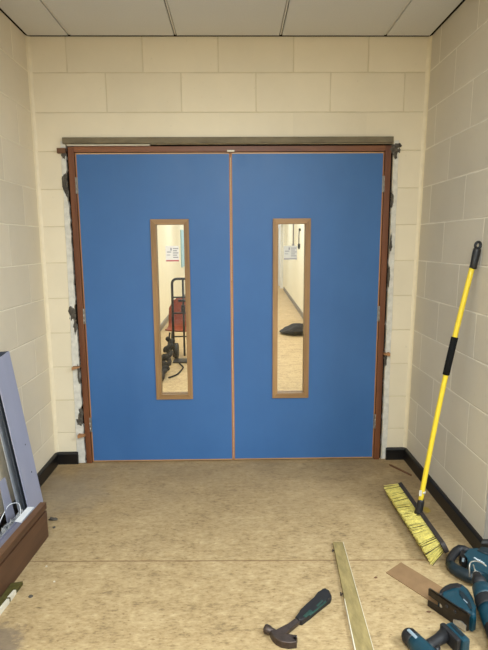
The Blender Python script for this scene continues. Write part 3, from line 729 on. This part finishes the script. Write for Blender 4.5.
# block: a bar with rounded ends, tipped so the bristles lie out to the left
b0, b1 = Vector((.938, 2.675, .060)), Vector((.944, 2.064, .060)); bl = (b1-b0).length; bd = (b1-b0).normalized()
out = Vector((-.90, 0, -.43)).normalized(); th = out.cross(bd).normalized()
if th.z < 0: th = -th
Mx = frame_mtx(b0, bd, th, out)     # local x along, y across the bristle field, z out towards bristle tips
b = MB(); n = 12; hw = .030
pl = [(bl-.02+.02*math.sin(a), -hw*math.cos(a)) for a in [PI*k/n for k in range(n+1)]] + [(.02-.02*math.sin(a), hw*math.cos(a)) for a in [PI*k/n for k in range(n+1)]]
b.prism(pl, .022, frame_mtx(b0-out*.022, bd, th, out)); b.build('brush_block', M['brush_block'], T, bevel=.003)
rnd = random.Random(11)
b = MB(); rows, cols = 9, 58; LB = .083
for r_ in range(rows):
    for c_ in range(cols):
        a = .014+(bl-.028)*(c_+.5*(r_ % 2))/cols; y = -.026+.052*r_/(rows-1)
        for k in range(3):
            fl_y = y*1.0+y*.75*rnd.uniform(.7, 1.2); fa_ = a+rnd.uniform(-.010, .010)+max(0, a/bl-.55)**2*.20-max(0, .25-a/bl)*.02; ll = LB*rnd.uniform(.92, 1.03)
            p0, p1 = Mx @ Vector((a, y, 0)), Mx @ Vector((fa_, fl_y, ll))
            if p1.z < .002: p1.z = .002
            w = .0022
            d_ = (p1-p0).normalized(); s_ = d_.cross(Vector((0, 0, 1))).normalized()*w; t_ = d_.cross(s_).normalized()*w
            vs0 = [b.bm.verts.new(p0+q) for q in (s_, -s_*.5+t_*.87, -s_*.5-t_*.87)]
            vs1 = [b.bm.verts.new(p1+q*.8) for q in (s_, -s_*.5+t_*.87, -s_*.5-t_*.87)]
            dark = 1 if (rnd.random() < .13 or (r_ in (0, rows-1) and rnd.random() < (.95 if r_ == (0 if (Mx.to_3x3() @ Vector((0, 1, 0))).z > 0 else rows-1) else 0))) else 0  # dark outer row, plus strays painting the shadow between bristles
            for j in range(3):
                f = b.bm.faces.new((vs0[j], vs0[(j+1) % 3], vs1[(j+1) % 3], vs1[j])); f.material_index = dark
            f = b.bm.faces.new(vs1[::-1]); f.material_index = dark
o = b.build('bristles', [M['bristle'], M['bristle_dark']], T); o['kind'] = 'stuff'

# ------------------------------------------------------------------ power tools
def text_mesh(body, size, mtx, mat, parent, name='logo'):
    cu = bpy.data.curves.new('lettering', 'FONT'); cu.body = body; cu.size = size; cu.extrude = .0006; cu.align_x = 'CENTER'; cu.align_y = 'CENTER'
    to = bpy.data.objects.new('lettering', cu); C.objects.link(to); bpy.context.view_layer.update()
    me = bpy.data.meshes.new_from_object(to.evaluated_get(bpy.context.evaluated_depsgraph_get())); bpy.data.objects.remove(to); bpy.data.curves.remove(cu)
    off = root_loc(parent); me.transform(Matrix.Translation(-off) @ mtx); me.materials.append(mat)
    o = bpy.data.objects.new(name, me); C.objects.link(o); o.parent = parent; return o
# reciprocating saw with loop handle, lying on its side
T = empty('reciprocating_saw', at(465, 568)); tag(T, 'teal cordless saw with black loop handle beside the skirting', 'power saw', 'teal power tools')
slab_of([(459, 552), (463, 549.5), (470, 551), (480, 554), (492, 558), (506, 564), (505, 586), (490, 580), (478, 576), (468, 573.5), (463, 570), (460.5, 564), (461, 558)], .004, .070, .016, 4, .055).build('body', M['teal'], T)
slab_of([(470.5, 551), (474, 548), (480, 548.6), (492, 553.5), (506, 559), (506, 564), (490, 558), (478, 554.5)], .02, .080, .010, 3, .07).build('gear_housing', M['teal_dark'], T)
b = MB(); pz = [at(u, v, z) for u, v, z in ((464, 552.5, .042), (458, 549.5, .040), (453.5, 549, .038), (449.5, 551.6, .036), (446, 556, .034), (443.4, 560.5, .032), (443.2, 564, .030), (446, 568, .029))]
b.tube(pz, [.016, .018, .019, .019, .018, .018, .019, .018], 12); b.build('loop_handle', M['rubber'], T)
b = MB(); pz = [at(u, v, z) for u, v, z in ((443.6, 564.4, .030), (447, 568.5, .030), (452.5, 572, .030), (458.5, 575, .031), (464, 577.5, .032), (468, 578, .034))]
b.tube(pz, [.020, .024, .025, .026, .027, .024], 14); b.build('lower_handle', M['teal_dark'], T)
slab_of([(455.5, 553), (460.5, 555), (461.2, 561), (459.5, 564.5), (455.5, 563), (453, 559.5), (453, 555.5)], .010, .046, .008, 3).build('trigger', M['black'], T)
b = MB(); q = at(456.6, 560, .047); b.box(q, (.010, .030, .003), Matrix.Rotation(-.5, 4, 'Z'), bevel=.001); b.build('lock_button', M['label_grey'], T)
c = at(472.5, 560.5, .0705); dx = (at(478, 563.6, .0705)-at(467, 557, .0705)).normalized(); n_ = Vector((0, 0, 1)); dy = n_.cross(dx)
text_mesh('makita', .019, frame_mtx(c, dx, dy, n_), M['white_print'], T)
T.location.x += .030
# jigsaw on its side, base plate towards the camera
T = empty('jigsaw', at(456, 608)); tag(T, 'teal jigsaw on its side with dark forked base plate upright', 'jigsaw', 'teal power tools')
A, Bq = Vector((.766, 1.790, 0)), Vector((.846, 1.664, 0)); dd = (Bq-A).normalized(); nn = Vector((dd.y, -dd.x, 0)); nn = nn if nn.x > 0 else -nn
lean = (Vector((0, 0, 1))+nn*.0).normalized(); PL = .178
Mx = frame_mtx(A, dd, lean, nn)
b = MB(); b.prism([(0, .004), (.012, 0), (PL-.03, 0), (PL, .012), (PL, .074), (PL-.01, .078), (.010, .078), (0, .072), (0, .049), (.06, .046), (.066, .038), (.06, .030), (0, .027)], .005, Mx)
b.prism([(.0, .070), (PL, .070), (PL, .078), (.0, .078)], .010, Mx); b.prism([(.0, 0), (PL-.03, 0), (PL-.03, .007), (.0, .007)], .010, Mx)
bp = b.build('base_plate', M['plate'], T, bevel=.001)
b = MB(); c = A+dd*.155+lean*.02+nn*-.003; b.prism([(.118, .006), (.170, .006), (.170, .030), (.150, .036), (.118, .022)], .004, frame_mtx(A-nn*.004, dd, lean, nn)); b.build('bevel_bracket', M['steel'], bp)
for q in (.085, .120):
    b = MB(); c = A+dd*q+lean*.055-nn*.004; b.lathe(c, c+nn, [(0, .006), (.003, .007), (.004, .007)], 10); b.build('screw', M['black'], bp)
b = MB(); b.box(A+dd*.075+nn*.028+Vector((0, 0, .04)), (.05, .050, .045), Matrix.Rotation(math.atan2(dd.y, dd.x), 4, 'Z'), bevel=.006); b.build('foot_bracket', M['steel'], T)
slab_of([(438.5, 596), (440, 590.5), (444.5, 586.2), (450, 584), (457, 583.3), (463, 585.4), (469, 590.6), (474, 599), (476, 609), (476.5, 616.5), (473, 618.5), (468, 615), (459.5, 607), (450.5, 600.5), (444, 597.2)], .006, .074, .019, 4, .062).build('body', M['teal'], T)
slab_of([(438.6, 595), (440, 590.4), (444.6, 586), (450, 583.8), (457, 583), (462.6, 585), (461, 588.5), (452, 588), (445, 590.5), (442, 595)], .050, .0765, .007, 3, .072).build('front_cover', M['rubber'], T)
slab_of([(459, 590), (464, 593), (470, 601), (472.5, 609), (469.5, 609), (465, 602), (459.5, 595)], .070, .0765, .002, 2).build('grip_pad', M['teal_dark'], T)
slab_of([(463.5, 598.5), (467.6, 602.6), (467.4, 603.6), (463.2, 599.5)], .0765, .0772, .0002, 1).build('logo', M['label_grey'], T)
# combi drill at the right edge, chuck pointing away
T = empty('combi_drill', (.95, 1.66, 0)); tag(T, 'teal and black cordless drill at the edge, chuck pointing to the skirting', 'drill', 'teal power tools')
a0 = at(474, 576.5, .095); a1 = at(494, 632, .046); dv = (a1-a0).normalized()
b = MB(); b.lathe(a0, a1, [(-.012, .008), (-.008, .016), (.012, .021), (.020, .026), (.055, .027)], 18); b.build('chuck', M['rubber'], T)
b = MB(); b.lathe(a0, a1, [(-.055, .003), (-.012, .003)], 8); b.lathe(a0, a1, [(-.014, .012), (-.006, .0175)], 14); b.build('chuck_jaws', M['steel'], T)
b = MB(); b.lathe(a0, a1, [(.055, .028), (.060, .036), (.100, .040), (.112, .040)], 20); b.build('gear_collar', M['teal'], T)
b = MB(); b.lathe(a0, a1, [(.112, .041), (.116, .043), (.150, .043), (.156, .041)], 20); b.build('torque_ring', M['rubber'], T)
b = MB(); b.lathe(a0, a1, [(.156, .041), (.175, .042), (.225, .042), (.232, .040)], 20); b.build('body', M['teal'], T)
b = MB(); b.lathe(a0, a1, [(.232, .041), (.262, .041), (.29, .034), (.30, .02)], 20); b.build('rear_cap', M['rubber'], T)
pv = Vector((-dv.y, dv.x, 0)); pv = pv if pv.x > 0 else -pv
hb = a0+dv*.19
b = MB(); b.tube([hb+pv*.02, hb+pv*.07-dv*-.01+Vector((0, 0, -.008)), hb+pv*.13+dv*.02+Vector((0, 0, -.010))], [.026, .022, .023], 14); b.build('handle', M['rubber'], T)
b = MB(); b.box(hb+pv*.155+dv*.02+Vector((0, 0, -.012)), (.05, .115, .062), Matrix.Rotation(math.atan2(pv.y, pv.x), 4, 'Z'), bevel=.008); b.build('battery', M['teal_dark'], T)
b = MB(); b.tube(arc([a0+Vector((-.02, .02, -.02)), a0+Vector((-.01, .05, .03)), a0+Vector((.02, .03, .045)), a0+Vector((.03, -.01, .05))]), .0028, 6); b.build('belt_clip', M['steel'], T)
slab_of([(484.5, 641), (489, 640), (491, 652), (485, 652)], .020, .030, .003, 2).build('bit_holder', M['bat_yellow'], T)
T.location.x += .012; T.location.z += .004
# impact driver at the bottom, lying on its side
T = empty('impact_driver', (.70, 1.57, 0)); tag(T, 'teal cordless driver with black handle lying nearest the hammer', 'impact driver', 'teal power tools')
h0, h1 = Vector((.620, 1.606, .033)), Vector((.700, 1.420, .033)); hv = (h1-h0).normalized()
b = MB(); b.lathe(h0, h1, [(-.012, .012), (-.008, .022), (.004, .030), (.026, .031), (.034, .0315)], 20); b.build('rear_cover', M['rubber'], T)
b = MB(); b.lathe(h0, h1, [(.034, .0315), (.060, .032), (.120, .032), (.150, .028)], 20); b.build('motor_body', M['teal'], T)
b = MB(); b.lathe(h0, h1, [(.150, .029), (.190, .022), (.205, .014), (.215, .009)], 20); b.build('nose', M['rubber'], T)
pv = Vector((-hv.y, hv.x, 0)); pv = pv if pv.x > 0 else -pv
c = h0+hv*.030+Vector((0, 0, .029))-pv*.006
b = MB(); b.box(c, (.046, .013, .006), Matrix.Rotation(math.atan2(hv.y, hv.x), 4, 'Z'), bevel=.003); b.build('label_plate', M['label_grey'], T)
k0, k1 = Vector((.664, 1.545, .030)), Vector((.755, 1.603, .030))
kd = (k1-k0).normalized()
b = MB(); b.tube([k0-kd*.02, k0+kd*.03, k0+kd*.07, k1+kd*.005], [.026, .020, .019, .024], 14); b.build('handle', M['rubber'], T)
b = MB(); b.tube([k0+kd*.022+Vector((.012, -.024, 0)), k0+kd*.045+Vector((.010, -.020, 0))], [.010, .008], 10); b.build('trigger', M['black'], T)
rz = Matrix.Rotation(math.atan2(kd.y, kd.x)-.25, 4, 'Z')
bc = k1+kd*.020
b = MB(); b.box(bc+Vector((0, -.022, 0)), (.022, .092, .054), rz, bevel=.008); b.build('battery_shoe', M['rubber'], T)
b = MB(); b.box(bc+Vector((.025, -.024, 0)), (.032, .092, .056), rz, bevel=.008); bt = b.build('battery', M['teal'], T)
b = MB(); b.box(bc+Vector((.025, -.020, .0285)), (.012, .06, .003), rz); b.build('battery_label', M['teal_dark'], bt)

# ------------------------------------------------------------------ light
w = bpy.data.worlds.new('world'); sc.world = w; w.use_nodes = True
w.node_tree.nodes['Background'].inputs[0].default_value = (1, 1, 1, 1); w.node_tree.nodes['Background'].inputs[1].default_value = .15
def area(name, loc, size, power, col=(1, .93, .80), rot=(0, 0, 0)):
    l = bpy.data.lights.new(name, 'AREA'); l.shape = 'RECTANGLE'; l.size, l.size_y = size; l.energy = power; l.color = col
    o = bpy.data.objects.new(name, l); C.objects.link(o); o.location = loc; o.rotation_euler = rot
LC = (.92, 1.03, 1.10)
area('ceiling_and_fill_light', (-.03, 1.05, 2.64), (1.15, .55), 22, LC)
area('ceiling_and_fill_light', (.1, -.9, 2.64), (1.3, .6), 136, LC)
area('ceiling_and_fill_light', (2.5, .4, 2.64), (1.2, .6), 140, LC)  # unseen side hall fill, added to brighten the left wall
for y in (4.6, 7.2, 10.2, 13.4, 16.8): area('corridor_light', (.1, y, 2.62), (1.2, .5), 46, (.92, 1.0, 1.16))

sc.view_settings.view_transform = 'Standard'; sc.view_settings.look = 'None'; sc.view_settings.exposure = 0; sc.view_settings.gamma = 1
sc.cycles.use_denoising = True
sc.cycles.max_bounces = 10; sc.cycles.diffuse_bounces = 6; sc.cycles.transparent_max_bounces = 12
